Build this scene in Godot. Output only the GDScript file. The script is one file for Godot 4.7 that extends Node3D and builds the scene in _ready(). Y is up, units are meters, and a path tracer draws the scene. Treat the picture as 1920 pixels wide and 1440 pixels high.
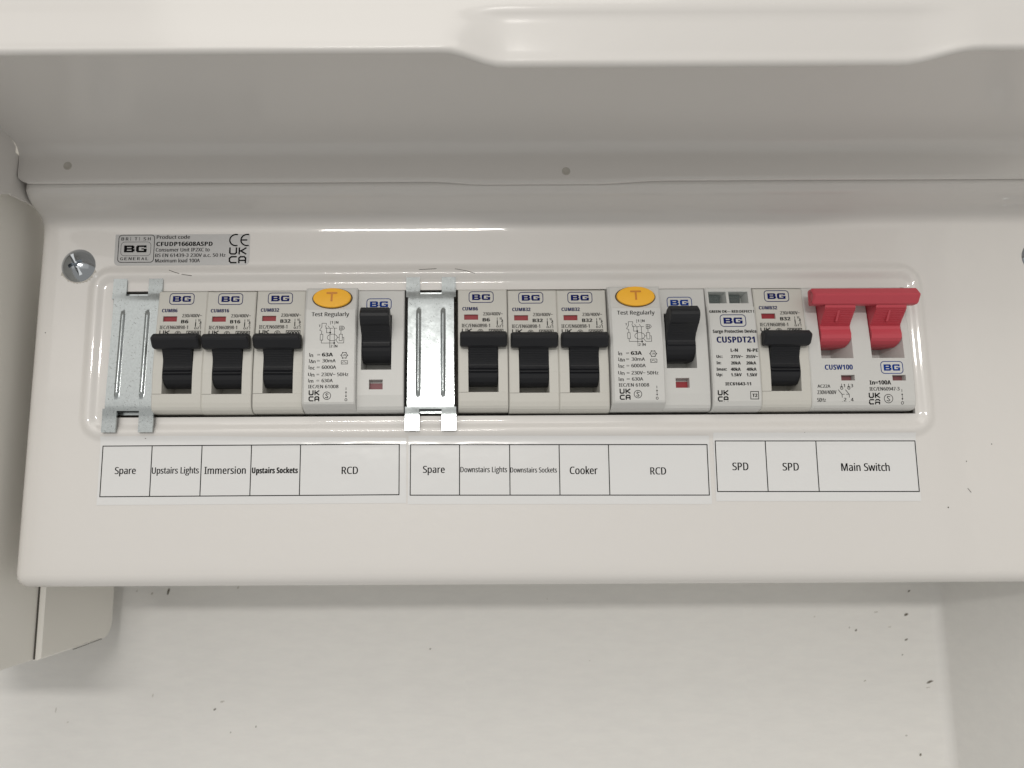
extends Node3D
# All shapes are written in millimetres and scaled to metres when they are committed.
const MM := 0.001
const COVER_LEFT := -156.3
const COVER_RIGHT := 222.0
const COVER_BOTTOM := -27.8
const EDGE_R := 4.5
const WALL_Z := -97.0

var mats := {}
var fonts := {}
var font_ref := {}
var taken := {}
var rng := RandomNumberGenerator.new()


func _ready():
	rng.seed = 7
	set_camera()
	set_light()
	make_materials()
	build_wall()
	build_side_box()
	build_fuse_box()
	build_devices()
	build_labels()
	build_screw(Vector3(-140.8, 87.0, 0), "zinc plated round head screw with a cross slot, upper left of the cover", 0.0)
	build_screw(Vector3(210.7, 88.2, 0), "zinc screw head partly cut off at the far right of the cover", 40.0)


# ---------------------------------------------------------------- camera and light
func set_camera():
	var cam := Camera3D.new()
	cam.name = "camera"
	cam.projection = Camera3D.PROJECTION_FRUSTUM
	cam.near = 0.05
	cam.far = 20.0
	cam.keep_aspect = Camera3D.KEEP_HEIGHT
	cam.size = 2.0 * 0.05 * 720.0 / 1390.0
	cam.frustum_offset = Vector2(90.0 / 1390.0 * 0.05, 20.0 / 1390.0 * 0.05)
	cam.position = Vector3(0, 0, 0.2614)
	var b := Basis(Vector3.RIGHT, deg_to_rad(8.4)) * Basis(Vector3.BACK, deg_to_rad(-0.3))
	cam.basis = b
	var at := CameraAttributesPhysical.new()
	at.frustum_near = 0.05
	at.frustum_far = 20.0
	at.frustum_focal_length = 23.2
	at.exposure_aperture = 11.0
	at.frustum_focus_distance = 0.262
	cam.attributes = at
	add_child(cam)
	cam.current = true


func area_light(called: String, pos: Vector3, target: Vector3, size: Vector2, energy: float, col: Color):
	var l := AreaLight3D.new()
	l.name = called
	l.area_size = size
	l.area_normalize_energy = true
	l.light_energy = energy
	l.light_color = col
	l.shadow_enabled = true
	l.transform = Transform3D(Basis.looking_at((target - pos).normalized()), pos)
	l.area_range = 8.0
	add_child(l)


func set_light():
	var env := Environment.new()
	env.background_mode = Environment.BG_COLOR
	env.background_color = Color(0.80, 0.793, 0.778)
	env.tonemap_mode = Environment.TONE_MAPPER_LINEAR
	env.tonemap_exposure = 0.72
	env.sdfgi_enabled = true
	env.ssao_enabled = true
	env.ssil_enabled = true
	var we := WorldEnvironment.new()
	we.name = "environment"
	we.environment = env
	add_child(we)
	# the narrow batten lamp up behind the camera, and the bright pale wall and ceiling of the hall round it
	area_light("batten_lamp", Vector3(-0.17, 0.47, 2.3), Vector3(0, 0.03, 0), Vector2(0.62, 0.09), 1.65, Color(1.0, 0.985, 0.962))
	area_light("hall_bounce", Vector3(-0.3, 0.75, 2.0), Vector3(-0.3, 0.75, 0), Vector2(3.5, 1.85), 0.6, Color(1.0, 0.985, 0.96))
	area_light("near_lamp", Vector3(-0.38, 0.42, 0.95), Vector3(-0.05, 0.0, 0), Vector2(0.9, 0.5), 0.12, Color(1.0, 0.98, 0.955))
	area_light("ceiling_panel", Vector3(-0.1, 1.15, 1.3), Vector3(-0.05, 0.0, 0), Vector2(1.1, 0.7), 0.68, Color(1.0, 0.985, 0.955))


# ---------------------------------------------------------------- materials
func noise_tex(seed_: int, freq: float, octaves: int, w := 512, h := 512, normal := false, bump := 4.0) -> NoiseTexture2D:
	var n := FastNoiseLite.new()
	n.seed = seed_
	n.noise_type = FastNoiseLite.TYPE_SIMPLEX_SMOOTH
	n.frequency = freq
	n.fractal_octaves = octaves
	var t := NoiseTexture2D.new()
	t.width = w
	t.height = h
	t.seamless = true
	t.as_normal_map = normal
	t.bump_strength = bump
	t.noise = n
	return t


func mat(called: String, col: Color, rough: float, metal := 0.0, spec := 0.5) -> StandardMaterial3D:
	var m := StandardMaterial3D.new()
	m.resource_name = called
	m.albedo_color = col
	m.roughness = rough
	m.metallic = metal
	m.metallic_specular = spec
	mats[called] = m
	return m


func relief(m: StandardMaterial3D, tex: Texture2D, cm: float, tile_mm: Vector3):
	m.uv1_triplanar = true
	m.uv1_scale = Vector3(1.0 / (tile_mm.x * MM), 1.0 / (tile_mm.y * MM), 1.0 / (tile_mm.z * MM))
	m.heightmap_enabled = true
	m.heightmap_texture = tex
	m.heightmap_scale = cm


func make_materials():
	var peel := noise_tex(3, 0.012, 4)
	var fine := noise_tex(9, 0.09, 3)
	var paint := mat("cream_enamel", Color(0.866, 0.855, 0.842), 0.40)
	paint.clearcoat_enabled = true
	paint.clearcoat = 1.0
	paint.clearcoat_roughness = 0.05
	paint.clearcoat_texture = smear_tex()
	relief(paint, peel, 0.0045, Vector3(70, 70, 70))
	var lidp := mat("cream_enamel_lid", Color(0.866, 0.855, 0.842), 0.40)
	lidp.clearcoat_enabled = true
	lidp.clearcoat = 0.7
	lidp.clearcoat_roughness = 0.13
	relief(lidp, peel, 0.005, Vector3(90, 60, 60))
	# wall: brushed-on emulsion, a little soiled
	var wall := mat("wall_paint", Color(1, 1, 1), 0.55, 0.0, 0.4)
	var wn := noise_tex(21, 0.02, 5)
	relief(wall, wn, 0.0022, Vector3(130, 55, 60))
	wall.albedo_texture = soiled_tex()
	var box := mat("side_enamel", Color(0.925, 0.915, 0.89), 0.42)
	relief(box, fine, 0.003, Vector3(30, 30, 30))
	var plas := mat("breaker_plastic", Color(0.80, 0.793, 0.766), 0.42)
	relief(plas, fine, 0.0012, Vector3(12, 12, 12))
	var plas2 := mat("cool_plastic", Color(0.815, 0.815, 0.805), 0.38)
	relief(plas2, fine, 0.0012, Vector3(12, 12, 12))
	var blk := mat("black_plastic", Color(0.10, 0.105, 0.122), 0.5, 0.0, 0.45)
	relief(blk, fine, 0.002, Vector3(8, 8, 8))
	var red := mat("red_plastic", Color(0.76, 0.28, 0.33), 0.45)
	relief(red, fine, 0.002, Vector3(8, 8, 8))
	var yel := mat("yellow_plastic", Color(0.99, 0.74, 0.20), 0.42)
	relief(yel, fine, 0.001, Vector3(8, 8, 8))
	mat("flag_dull", Color(0.52, 0.30, 0.32), 0.5)
	mat("flag_red", Color(0.58, 0.10, 0.15), 0.5)
	mat("indicator_green", Color(0.07, 0.115, 0.115), 0.4)
	var clear := mat("clear_plastic", Color(0.85, 0.92, 0.90, 0.04), 0.05, 0.0, 0.15)
	clear.transparency = BaseMaterial3D.TRANSPARENCY_ALPHA
	mat("print_black", Color(0.05, 0.05, 0.05), 0.6, 0.0, 0.2)
	mat("print_blue", Color(0.07, 0.11, 0.38), 0.6, 0.0, 0.2)
	mat("print_bright_blue", Color(0.05, 0.22, 0.54), 0.6, 0.0, 0.2)
	mat("seam", Color(0.30, 0.285, 0.26), 0.7)
	mat("scratch_dark", Color(0.24, 0.22, 0.20), 0.7)
	mat("chip_dark", Color(0.44, 0.42, 0.38), 0.8)
	mat("chip_soft", Color(0.74, 0.725, 0.695), 0.8)
	mat("inside_dark", Color(0.10, 0.10, 0.10), 0.8)
	var tape := mat("label_tape", Color(0.885, 0.886, 0.886), 0.16)
	relief(tape, noise_tex(5, 0.01, 3), 0.006, Vector3(80, 80, 80))
	var foil := mat("silver_sticker", Color(0.71, 0.71, 0.71), 0.36, 0.15)
	relief(foil, fine, 0.001, Vector3(10, 10, 10))
	var chrome := mat("zinc_screw", Color(0.70, 0.72, 0.74), 0.14, 1.0)
	chrome.metallic_specular = 0.5
	var galv := mat("galvanised_steel", Color(1, 1, 1), 1.0, 0.78)
	galv.albedo_texture = galvanised_tex()
	galv.roughness_texture = galv_rough_tex()
	galv.roughness_texture_channel = BaseMaterial3D.TEXTURE_CHANNEL_RED
	relief(galv, noise_tex(33, 0.03, 4), 0.0005, Vector3(23, 23, 23))


func smear_tex() -> NoiseTexture2D:
	var t := noise_tex(44, 0.008, 5, 512, 512)
	var g := Gradient.new()
	g.set_color(0, Color(0.62, 0.62, 0.62))
	g.set_color(1, Color(1, 1, 1))
	t.color_ramp = g
	return t


func soiled_tex() -> ImageTexture:
	var n := FastNoiseLite.new()
	n.seed = 12
	n.frequency = 0.012
	n.fractal_octaves = 4
	var s := FastNoiseLite.new()
	s.seed = 77
	s.frequency = 0.05
	s.fractal_octaves = 3
	var im := Image.create(512, 512, false, Image.FORMAT_RGB8)
	for y in 512:
		for x in 512:
			var a := n.get_noise_2d(x, y * 1.6) * 0.012 + s.get_noise_2d(x * 0.8, y * 1.1) * 0.005
			im.set_pixel(x, y, Color(0.905 + a, 0.900 + a, 0.888 + a * 0.9))
	return ImageTexture.create_from_image(im)


func galvanised_tex() -> ImageTexture:
	var n := FastNoiseLite.new()
	n.seed = 5
	n.frequency = 0.03
	n.fractal_octaves = 4
	var im := Image.create(512, 512, false, Image.FORMAT_RGB8)
	for y in 512:
		for x in 512:
			var a := n.get_noise_2d(x, y) * 0.022
			im.set_pixel(x, y, Color(0.68 + a, 0.703 + a, 0.708 + a))
	var r := RandomNumberGenerator.new()
	r.seed = 91
	for k in 300:
		var px := r.randf() * 512.0
		var py := r.randf() * 512.0
		if n.get_noise_2d(px * 0.5 + 300.0, py * 0.5) < -0.12:
			continue
		var ln := r.randi_range(3, 10)
		var dx := 0.75 + r.randf() * 0.4
		var dark := 0.26 + r.randf() * 0.26
		for i in ln:
			var q := Vector2i(posmod(int(px + i * dx), 512), posmod(int(py + i * (0.7 if k % 3 else -0.6)), 512))
			im.set_pixelv(q, Color(dark, dark, dark * 0.98))
			for e in [Vector2i(1, 0), Vector2i(0, 1), Vector2i(2, 0), Vector2i(1, 1)].slice(0, 2 + k % 3):
				im.set_pixel(posmod(q.x + e.x, 512), posmod(q.y + e.y, 512), Color(dark + 0.06, dark + 0.06, dark + 0.06))
	return ImageTexture.create_from_image(im)


func galv_rough_tex() -> ImageTexture:
	var n := FastNoiseLite.new()
	n.seed = 8
	n.frequency = 0.02
	n.fractal_octaves = 4
	var im := Image.create(256, 256, false, Image.FORMAT_RGB8)
	for y in 256:
		for x in 256:
			var a := 0.17 + n.get_noise_2d(x, y) * 0.05
			im.set_pixel(x, y, Color(a, a, a))
	return ImageTexture.create_from_image(im)


# ---------------------------------------------------------------- objects
func numbered(called: String) -> String:
	var k: int = taken.get(called, 0)
	taken[called] = k + 1
	return called if k == 0 else "%s_%03d" % [called, k]


func tag(o: Node3D, label: String, category: String, group := ""):
	o.set_meta("label", label)
	o.set_meta("category", category)
	if group:
		o.set_meta("group", group)


func thing(called: String, label: String, category: String, at := Vector3.ZERO, group := "") -> Node3D:
	var o := Node3D.new()
	o.name = numbered(called)
	o.position = at * MM
	add_child(o)
	tag(o, label, category, group)
	return o


func st_new(smooth := false) -> SurfaceTool:
	var st := SurfaceTool.new()
	st.begin(Mesh.PRIMITIVE_TRIANGLES)
	st.set_smooth_group(0 if smooth else -1)
	return st


func put(called: String, st: SurfaceTool, m: String, parent: Node, normals := true, at := Vector3.ZERO) -> MeshInstance3D:
	if normals:
		st.generate_normals()
	var o := MeshInstance3D.new()
	o.name = called
	o.mesh = st.commit()
	o.material_override = null
	o.mesh.surface_set_material(0, mats[m])
	o.position = at * MM
	parent.add_child(o, true)
	return o


# a, b, c, d run anticlockwise seen from outside
func quad(st: SurfaceTool, a: Vector3, b: Vector3, c: Vector3, d: Vector3):
	if (c - a).cross(b - a).length() > 1e-7:
		for v in [a, c, b]:
			st.add_vertex(v * MM)
	if (d - a).cross(c - a).length() > 1e-7:
		for v in [a, d, c]:
			st.add_vertex(v * MM)


func tri(st: SurfaceTool, a: Vector3, b: Vector3, c: Vector3):
	for v in [a, c, b]:
		st.add_vertex(v * MM)


func box(st: SurfaceTool, lo: Vector3, hi: Vector3, ch := 0.0):
	# a box whose front (z+) edges are chamfered
	var a := [Vector3(lo.x, lo.y, lo.z), Vector3(hi.x, lo.y, lo.z), Vector3(hi.x, hi.y, lo.z), Vector3(lo.x, hi.y, lo.z)]
	var m := []
	for p in a:
		m.append(Vector3(p.x, p.y, hi.z - ch))
	var t := [Vector3(lo.x + ch, lo.y + ch, hi.z), Vector3(hi.x - ch, lo.y + ch, hi.z), Vector3(hi.x - ch, hi.y - ch, hi.z), Vector3(lo.x + ch, hi.y - ch, hi.z)]
	quad(st, t[0], t[1], t[2], t[3])
	quad(st, a[3], a[2], a[1], a[0])
	for i in 4:
		var j := (i + 1) % 4
		quad(st, a[i], a[j], m[j], m[i])
		if ch > 0.0:
			quad(st, m[i], m[j], t[j], t[i])


# sweep of a closed outline given as (z, y) along x, ends chamfered by `ch`
func extrude_x(st: SurfaceTool, outline: Array, x0: float, x1: float, ch := 0.25):
	var n := outline.size()
	var mid := Vector2.ZERO
	for p in outline:
		mid += p / n
	var area := 0.0
	for i in n:
		area += outline[i].cross(outline[(i + 1) % n])
	var o := outline.duplicate()
	if area > 0.0:
		o.reverse()
	var inner := []
	for p in o:
		var d: Vector2 = p - mid
		inner.append(mid + d * maxf(0.0, 1.0 - ch / maxf(d.length(), 0.01)))
	var rings := [[x0, inner], [x0 + ch, o], [x1 - ch, o], [x1, inner]]
	for k in 3:
		for i in n:
			var j := (i + 1) % n
			var ra: Array = rings[k][1]
			var rb: Array = rings[k + 1][1]
			var xa: float = rings[k][0]
			var xb: float = rings[k + 1][0]
			quad(st, Vector3(xa, ra[i].y, ra[i].x), Vector3(xb, rb[i].y, rb[i].x), Vector3(xb, rb[j].y, rb[j].x), Vector3(xa, ra[j].y, ra[j].x))
	var poly := PackedVector2Array(inner)
	var ids := Geometry2D.triangulate_polygon(poly)
	for i in range(0, ids.size(), 3):
		var p := [poly[ids[i]], poly[ids[i + 1]], poly[ids[i + 2]]]
		if (p[1] - p[0]).cross(p[2] - p[0]) > 0.0:
			p.reverse()
		# clockwise in (z, y) looks anticlockwise from +x
		tri(st, Vector3(x1, p[0].y, p[0].x), Vector3(x1, p[1].y, p[1].x), Vector3(x1, p[2].y, p[2].x))
		tri(st, Vector3(x0, p[2].y, p[2].x), Vector3(x0, p[1].y, p[1].x), Vector3(x0, p[0].y, p[0].x))


func rounded(x0: float, y0: float, x1: float, y1: float, r: float, seg := 6) -> PackedVector2Array:
	var out := PackedVector2Array()
	for c in [[x1 - r, y1 - r, 0.0], [x0 + r, y1 - r, 90.0], [x0 + r, y0 + r, 180.0], [x1 - r, y0 + r, 270.0]]:
		for k in seg + 1:
			var a := deg_to_rad(c[2] + 90.0 * k / seg)
			out.append(Vector2(c[0] + cos(a) * r, c[1] + sin(a) * r))
	return out


# flat plate from an outline (anticlockwise), from z0 up to z1, with a small top chamfer
func plate(st: SurfaceTool, poly: PackedVector2Array, z0: float, z1: float, ch := 0.0):
	var n := poly.size()
	var top := PackedVector2Array()
	for i in n:
		var e1 := (poly[i] - poly[(i + n - 1) % n]).normalized()
		var e2 := (poly[(i + 1) % n] - poly[i]).normalized()
		var nn := (Vector2(-e1.y, e1.x) + Vector2(-e2.y, e2.x)).normalized()
		top.append(poly[i] + nn * ch * (1.0 if ch > 0.0 else 0.0))
	var ids := Geometry2D.triangulate_polygon(top)
	for i in range(0, ids.size(), 3):
		var p := [top[ids[i]], top[ids[i + 1]], top[ids[i + 2]]]
		if (p[1] - p[0]).cross(p[2] - p[0]) < 0.0:
			p.reverse()
		tri(st, Vector3(p[0].x, p[0].y, z1), Vector3(p[1].x, p[1].y, z1), Vector3(p[2].x, p[2].y, z1))
	for i in n:
		var j := (i + 1) % n
		quad(st, Vector3(poly[i].x, poly[i].y, z0), Vector3(poly[j].x, poly[j].y, z0), Vector3(poly[j].x, poly[j].y, z1 - ch), Vector3(poly[i].x, poly[i].y, z1 - ch))
		if ch > 0.0:
			quad(st, Vector3(poly[i].x, poly[i].y, z1 - ch), Vector3(poly[j].x, poly[j].y, z1 - ch), Vector3(top[j].x, top[j].y, z1), Vector3(top[i].x, top[i].y, z1))


func interp(prof: Array, y: float) -> float:
	if y <= prof[0].x:
		return prof[0].y
	for i in range(1, prof.size()):
		if y <= prof[i].x:
			return lerpf(prof[i - 1].y, prof[i].y, (y - prof[i - 1].x) / maxf(prof[i].x - prof[i - 1].x, 1e-6))
	return prof[-1].y


func merged(vals: Array) -> Array:
	vals.sort()
	var out := []
	for v in vals:
		if out.is_empty() or v - out[-1] > 0.002:
			out.append(v)
	return out


# the front of a modular device: width x0..x1, side profile (y, z), rectangular wells [Rect2, floor z, draft]
func nose(st: SurfaceTool, x0: float, x1: float, prof: Array, wells: Array, zback: float, cl := 0.35, cr := 0.35):
	var xs := [x0, x1]
	if cl > 0.0:
		xs.append(x0 + cl)
	if cr > 0.0:
		xs.append(x1 - cr)
	var ys := []
	for p in prof:
		ys.append(p.x)
	for w in wells:
		xs.append_array([w[0].position.x, w[0].end.x])
		ys.append_array([w[0].position.y, w[0].end.y])
	xs = merged(xs)
	ys = merged(ys)
	var nx := xs.size()
	var ny := ys.size()
	var at := func(i: int, j: int) -> Vector3:
		var z := interp(prof, ys[j])
		if (i == 0 and cl > 0.0):
			z -= cl * 0.9
		if (i == nx - 1 and cr > 0.0):
			z -= cr * 0.9
		return Vector3(xs[i], ys[j], z)
	var well_of := func(i: int, j: int) -> int:
		if i < 0 or j < 0 or i >= nx - 1 or j >= ny - 1:
			return -1
		var c := Vector2((xs[i] + xs[i + 1]) / 2.0, (ys[j] + ys[j + 1]) / 2.0)
		for k in wells.size():
			if wells[k][0].has_point(c):
				return k
		return -1
	for i in nx - 1:
		for j in ny - 1:
			if well_of.call(i, j) < 0:
				quad(st, at.call(i, j), at.call(i + 1, j), at.call(i + 1, j + 1), at.call(i, j + 1))
				continue
			var w: Array = wells[well_of.call(i, j)]
			var rc: Rect2 = w[0]
			var c2 := rc.get_center()
			var down := func(p: Vector3) -> Vector3:
				return Vector3(p.x + clampf(c2.x - p.x, -w[2], w[2]), p.y + clampf(c2.y - p.y, -w[2], w[2]), w[1])
			var k: Array = [at.call(i, j), at.call(i + 1, j), at.call(i + 1, j + 1), at.call(i, j + 1)]
			var nb := [[i, j - 1], [i + 1, j], [i, j + 1], [i - 1, j]]
			for e in 4:
				if well_of.call(nb[e][0], nb[e][1]) < 0:
					var a: Vector3 = k[e]
					var b: Vector3 = k[(e + 1) % 4]
					quad(st, a, b, down.call(b), down.call(a))
	for w in wells:
		var rc: Rect2 = w[0].grow(-w[2])
		quad(st, Vector3(rc.position.x, rc.position.y, w[1]), Vector3(rc.end.x, rc.position.y, w[1]), Vector3(rc.end.x, rc.end.y, w[1]), Vector3(rc.position.x, rc.end.y, w[1]))
	for j in ny - 1:
		var a: Vector3 = at.call(0, j)
		var b: Vector3 = at.call(0, j + 1)
		quad(st, Vector3(a.x, a.y, zback), a, b, Vector3(b.x, b.y, zback))
		a = at.call(nx - 1, j)
		b = at.call(nx - 1, j + 1)
		quad(st, a, Vector3(a.x, a.y, zback), Vector3(b.x, b.y, zback), b)
	for i in nx - 1:
		var a: Vector3 = at.call(i, 0)
		var b: Vector3 = at.call(i + 1, 0)
		quad(st, Vector3(a.x, a.y, zback), Vector3(b.x, b.y, zback), b, a)
		a = at.call(i, ny - 1)
		b = at.call(i + 1, ny - 1)
		quad(st, a, b, Vector3(b.x, b.y, zback), Vector3(a.x, a.y, zback))


# ---------------------------------------------------------------- print: flat lettering and line drawings
func print_vertex(st: SurfaceTool, x: float, y: float, zf: Callable):
	st.set_normal(Vector3(0, 0, 1))
	st.add_vertex(Vector3(x, y, zf.call(x, y)) * MM)


func font_of(kind: String) -> Font:
	if not fonts.has(kind):
		var f := SystemFont.new()
		f.font_names = PackedStringArray(["Droid Serif" if kind == "serif" else "Droid Sans"])
		if kind == "bold":
			f.font_weight = 700
		fonts[kind] = f
	return fonts[kind]


func glyphs(s: String, kind: String) -> Array:
	var tm := TextMesh.new()
	tm.text = s
	tm.font = font_of(kind)
	tm.font_size = 64
	tm.pixel_size = 1.0
	tm.depth = 0.0
	tm.curve_step = 5.0
	var ar := tm.get_mesh_arrays()
	return [ar[Mesh.ARRAY_VERTEX], ar[Mesh.ARRAY_INDEX]]


# lettering with its left end at x, baseline at y, set to width w and capital height cap
func text(st: SurfaceTool, s: String, x: float, y: float, w: float, cap: float, zf: Callable, kind := "regular"):
	if not font_ref.has(kind):
		var h := glyphs("H", kind)
		var lo := 1e9
		var hi := -1e9
		for v in h[0]:
			lo = minf(lo, v.y)
			hi = maxf(hi, v.y)
		font_ref[kind] = [lo, hi]
	var g := glyphs(s, kind)
	var x0 := 1e9
	var x1 := -1e9
	for v in g[0]:
		x0 = minf(x0, v.x)
		x1 = maxf(x1, v.x)
	var sx := w / maxf(x1 - x0, 0.01)
	var sy: float = cap / (font_ref[kind][1] - font_ref[kind][0])
	var ids: PackedInt32Array = g[1]
	var vs: PackedVector3Array = g[0]
	# small lettering is struck a little heavier, as ink spreads
	var spread := 0.09 if cap < 1.9 else 0.13
	for d in [-0.5, 0.5] if spread > 0.0 else [0.0]:
		for i in ids:
			print_vertex(st, x + (vs[i].x - x0) * sx + d * spread, y + (vs[i].y - font_ref[kind][0]) * sy, zf)


func flat_quad(st: SurfaceTool, p: Array, zf: Callable):
	for i in [0, 2, 1, 0, 3, 2]:
		print_vertex(st, p[i].x, p[i].y, zf)


func bar(st: SurfaceTool, x0: float, y0: float, x1: float, y1: float, zf: Callable):
	flat_quad(st, [Vector2(x0, y0), Vector2(x1, y0), Vector2(x1, y1), Vector2(x0, y1)], zf)


func stroke(st: SurfaceTool, pts: Array, w: float, zf: Callable, closed := false):
	var n := pts.size()
	for i in n if closed else n - 1:
		var a: Vector2 = pts[i]
		var b: Vector2 = pts[(i + 1) % n]
		if a.distance_to(b) < 1e-5:
			continue
		var d := (b - a).normalized() * w / 2.0
		var s := Vector2(-d.y, d.x)
		flat_quad(st, [a - d * 0.9 - s, b + d * 0.9 - s, b + d * 0.9 + s, a - d * 0.9 + s], zf)


func arc(cx: float, cy: float, rx: float, ry: float, a0: float, a1: float, seg := 14) -> Array:
	var out := []
	for k in seg + 1:
		var a := deg_to_rad(lerpf(a0, a1, float(k) / seg))
		out.append(Vector2(cx + cos(a) * rx, cy + sin(a) * ry))
	return out


func dot(st: SurfaceTool, c: Vector2, r: float, zf: Callable):
	for k in 8:
		var a := TAU * k / 8
		var b := TAU * (k + 1) / 8
		print_vertex(st, c.x, c.y, zf)
		print_vertex(st, c.x + cos(b) * r, c.y + sin(b) * r, zf)
		print_vertex(st, c.x + cos(a) * r, c.y + sin(a) * r, zf)


func block_letters(st: SurfaceTool, x: float, y: float, w: float, h: float, zf: Callable):
	# heavy wide B and G
	var bw := w * 0.475
	var t := h * 0.235
	var sw := bw * 0.27
	bar(st, x, y, x + sw, y + h, zf)
	for k in [0.0, 0.5 * (h - t), h - t]:
		bar(st, x + sw, y + k, x + bw * 0.86, y + k + t, zf)
	bar(st, x + bw * 0.70, y + t * 0.5, x + bw * 0.99, y + h * 0.47, zf)
	bar(st, x + bw * 0.68, y + h * 0.55, x + bw * 0.95, y + h - t * 0.45, zf)
	var gx := x + w - bw
	bar(st, gx, y + t * 0.6, gx + sw, y + h - t * 0.6, zf)
	bar(st, gx + bw * 0.09, y, gx + bw * 0.98, y + t, zf)
	bar(st, gx + bw * 0.09, y + h - t, gx + bw * 0.96, y + h, zf)
	bar(st, gx + bw * 0.72, y + t, gx + bw, y + h * 0.52, zf)
	bar(st, gx + bw * 0.50, y + h * 0.40, gx + bw * 0.72, y + h * 0.57, zf)
	bar(st, gx + bw * 0.74, y + h * 0.68, gx + bw * 0.99, y + h - t, zf)


func logo(st: SurfaceTool, x: float, y: float, w: float, h: float, zf: Callable, lw := 0.26):
	var ring := Array(rounded(x, y, x + w, y + h, h * 0.27, 4))
	stroke(st, ring, lw, zf, true)
	block_letters(st, x + w * 0.125, y + h * 0.23, w * 0.75, h * 0.53, zf)


func ukca(st: SurfaceTool, x: float, y: float, w: float, h: float, zf: Callable, lw := 0.0):
	var t := h * 0.105 if lw == 0.0 else lw
	var lh := h * 0.455 - t
	var cw := w * 0.46 - t
	var u := Vector2(x + t / 2, y + h * 0.545 + t / 2)
	stroke(st, [u + Vector2(0, lh), u + Vector2(0, lh * 0.2), u + Vector2(cw * 0.2, 0), u + Vector2(cw * 0.8, 0), u + Vector2(cw, lh * 0.2), u + Vector2(cw, lh)], t, zf)
	var k := Vector2(x + w * 0.54 + t / 2, u.y)
	stroke(st, [k, k + Vector2(0, lh)], t, zf)
	stroke(st, [k + Vector2(cw, lh), k + Vector2(cw * 0.25, lh * 0.5), k + Vector2(cw, 0)], t, zf)
	stroke(st, [k + Vector2(0, lh * 0.5), k + Vector2(cw * 0.3, lh * 0.5)], t, zf)
	var c := Vector2(x + t / 2, y + t / 2)
	stroke(st, [c + Vector2(cw, lh), c + Vector2(cw * 0.25, lh), c + Vector2(0, lh * 0.75), c + Vector2(0, lh * 0.25), c + Vector2(cw * 0.25, 0), c + Vector2(cw, 0)], t, zf)
	var a := Vector2(x + w * 0.54 + t / 2, y + t / 2)
	stroke(st, [a, a + Vector2(0, lh * 0.78), a + Vector2(cw * 0.22, lh), a + Vector2(cw * 0.78, lh), a + Vector2(cw, lh * 0.78), a + Vector2(cw, 0)], t, zf)
	stroke(st, [a + Vector2(0, lh * 0.38), a + Vector2(cw, lh * 0.38)], t, zf)


func s_mark(st: SurfaceTool, cx: float, cy: float, r: float, zf: Callable):
	stroke(st, arc(cx, cy, r, r, 0, 360, 22), 0.2, zf)
	stroke(st, [Vector2(cx + r * 0.35, cy + r * 0.42), Vector2(cx - r * 0.15, cy + r * 0.55), Vector2(cx - r * 0.3, cy + r * 0.28), Vector2(cx + r * 0.3, cy - r * 0.35), Vector2(cx + r * 0.05, cy - r * 0.58), Vector2(cx - r * 0.4, cy - r * 0.45)], 0.24, zf)


func on_off(st: SurfaceTool, x: float, y: float, h: float, zf: Callable):
	stroke(st, [Vector2(x, y + h), Vector2(x, y + h * 0.84)], 0.18, zf)
	stroke(st, arc(x, y + h * 0.09, h * 0.08, h * 0.09, 0, 360, 12), 0.17, zf)
	stroke(st, [Vector2(x, y + h * 0.72), Vector2(x, y + h * 0.30)], 0.14, zf)
	for s in [1.0, -1.0]:
		var m: float = y + h * 0.51
		var tip := Vector2(x, m + s * h * 0.24)
		var b: float = m + s * h * 0.12
		flat_quad(st, [tip, Vector2(x - 0.33, b), Vector2(x, b - s * 0.05), Vector2(x + 0.33, b)], zf)


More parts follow.
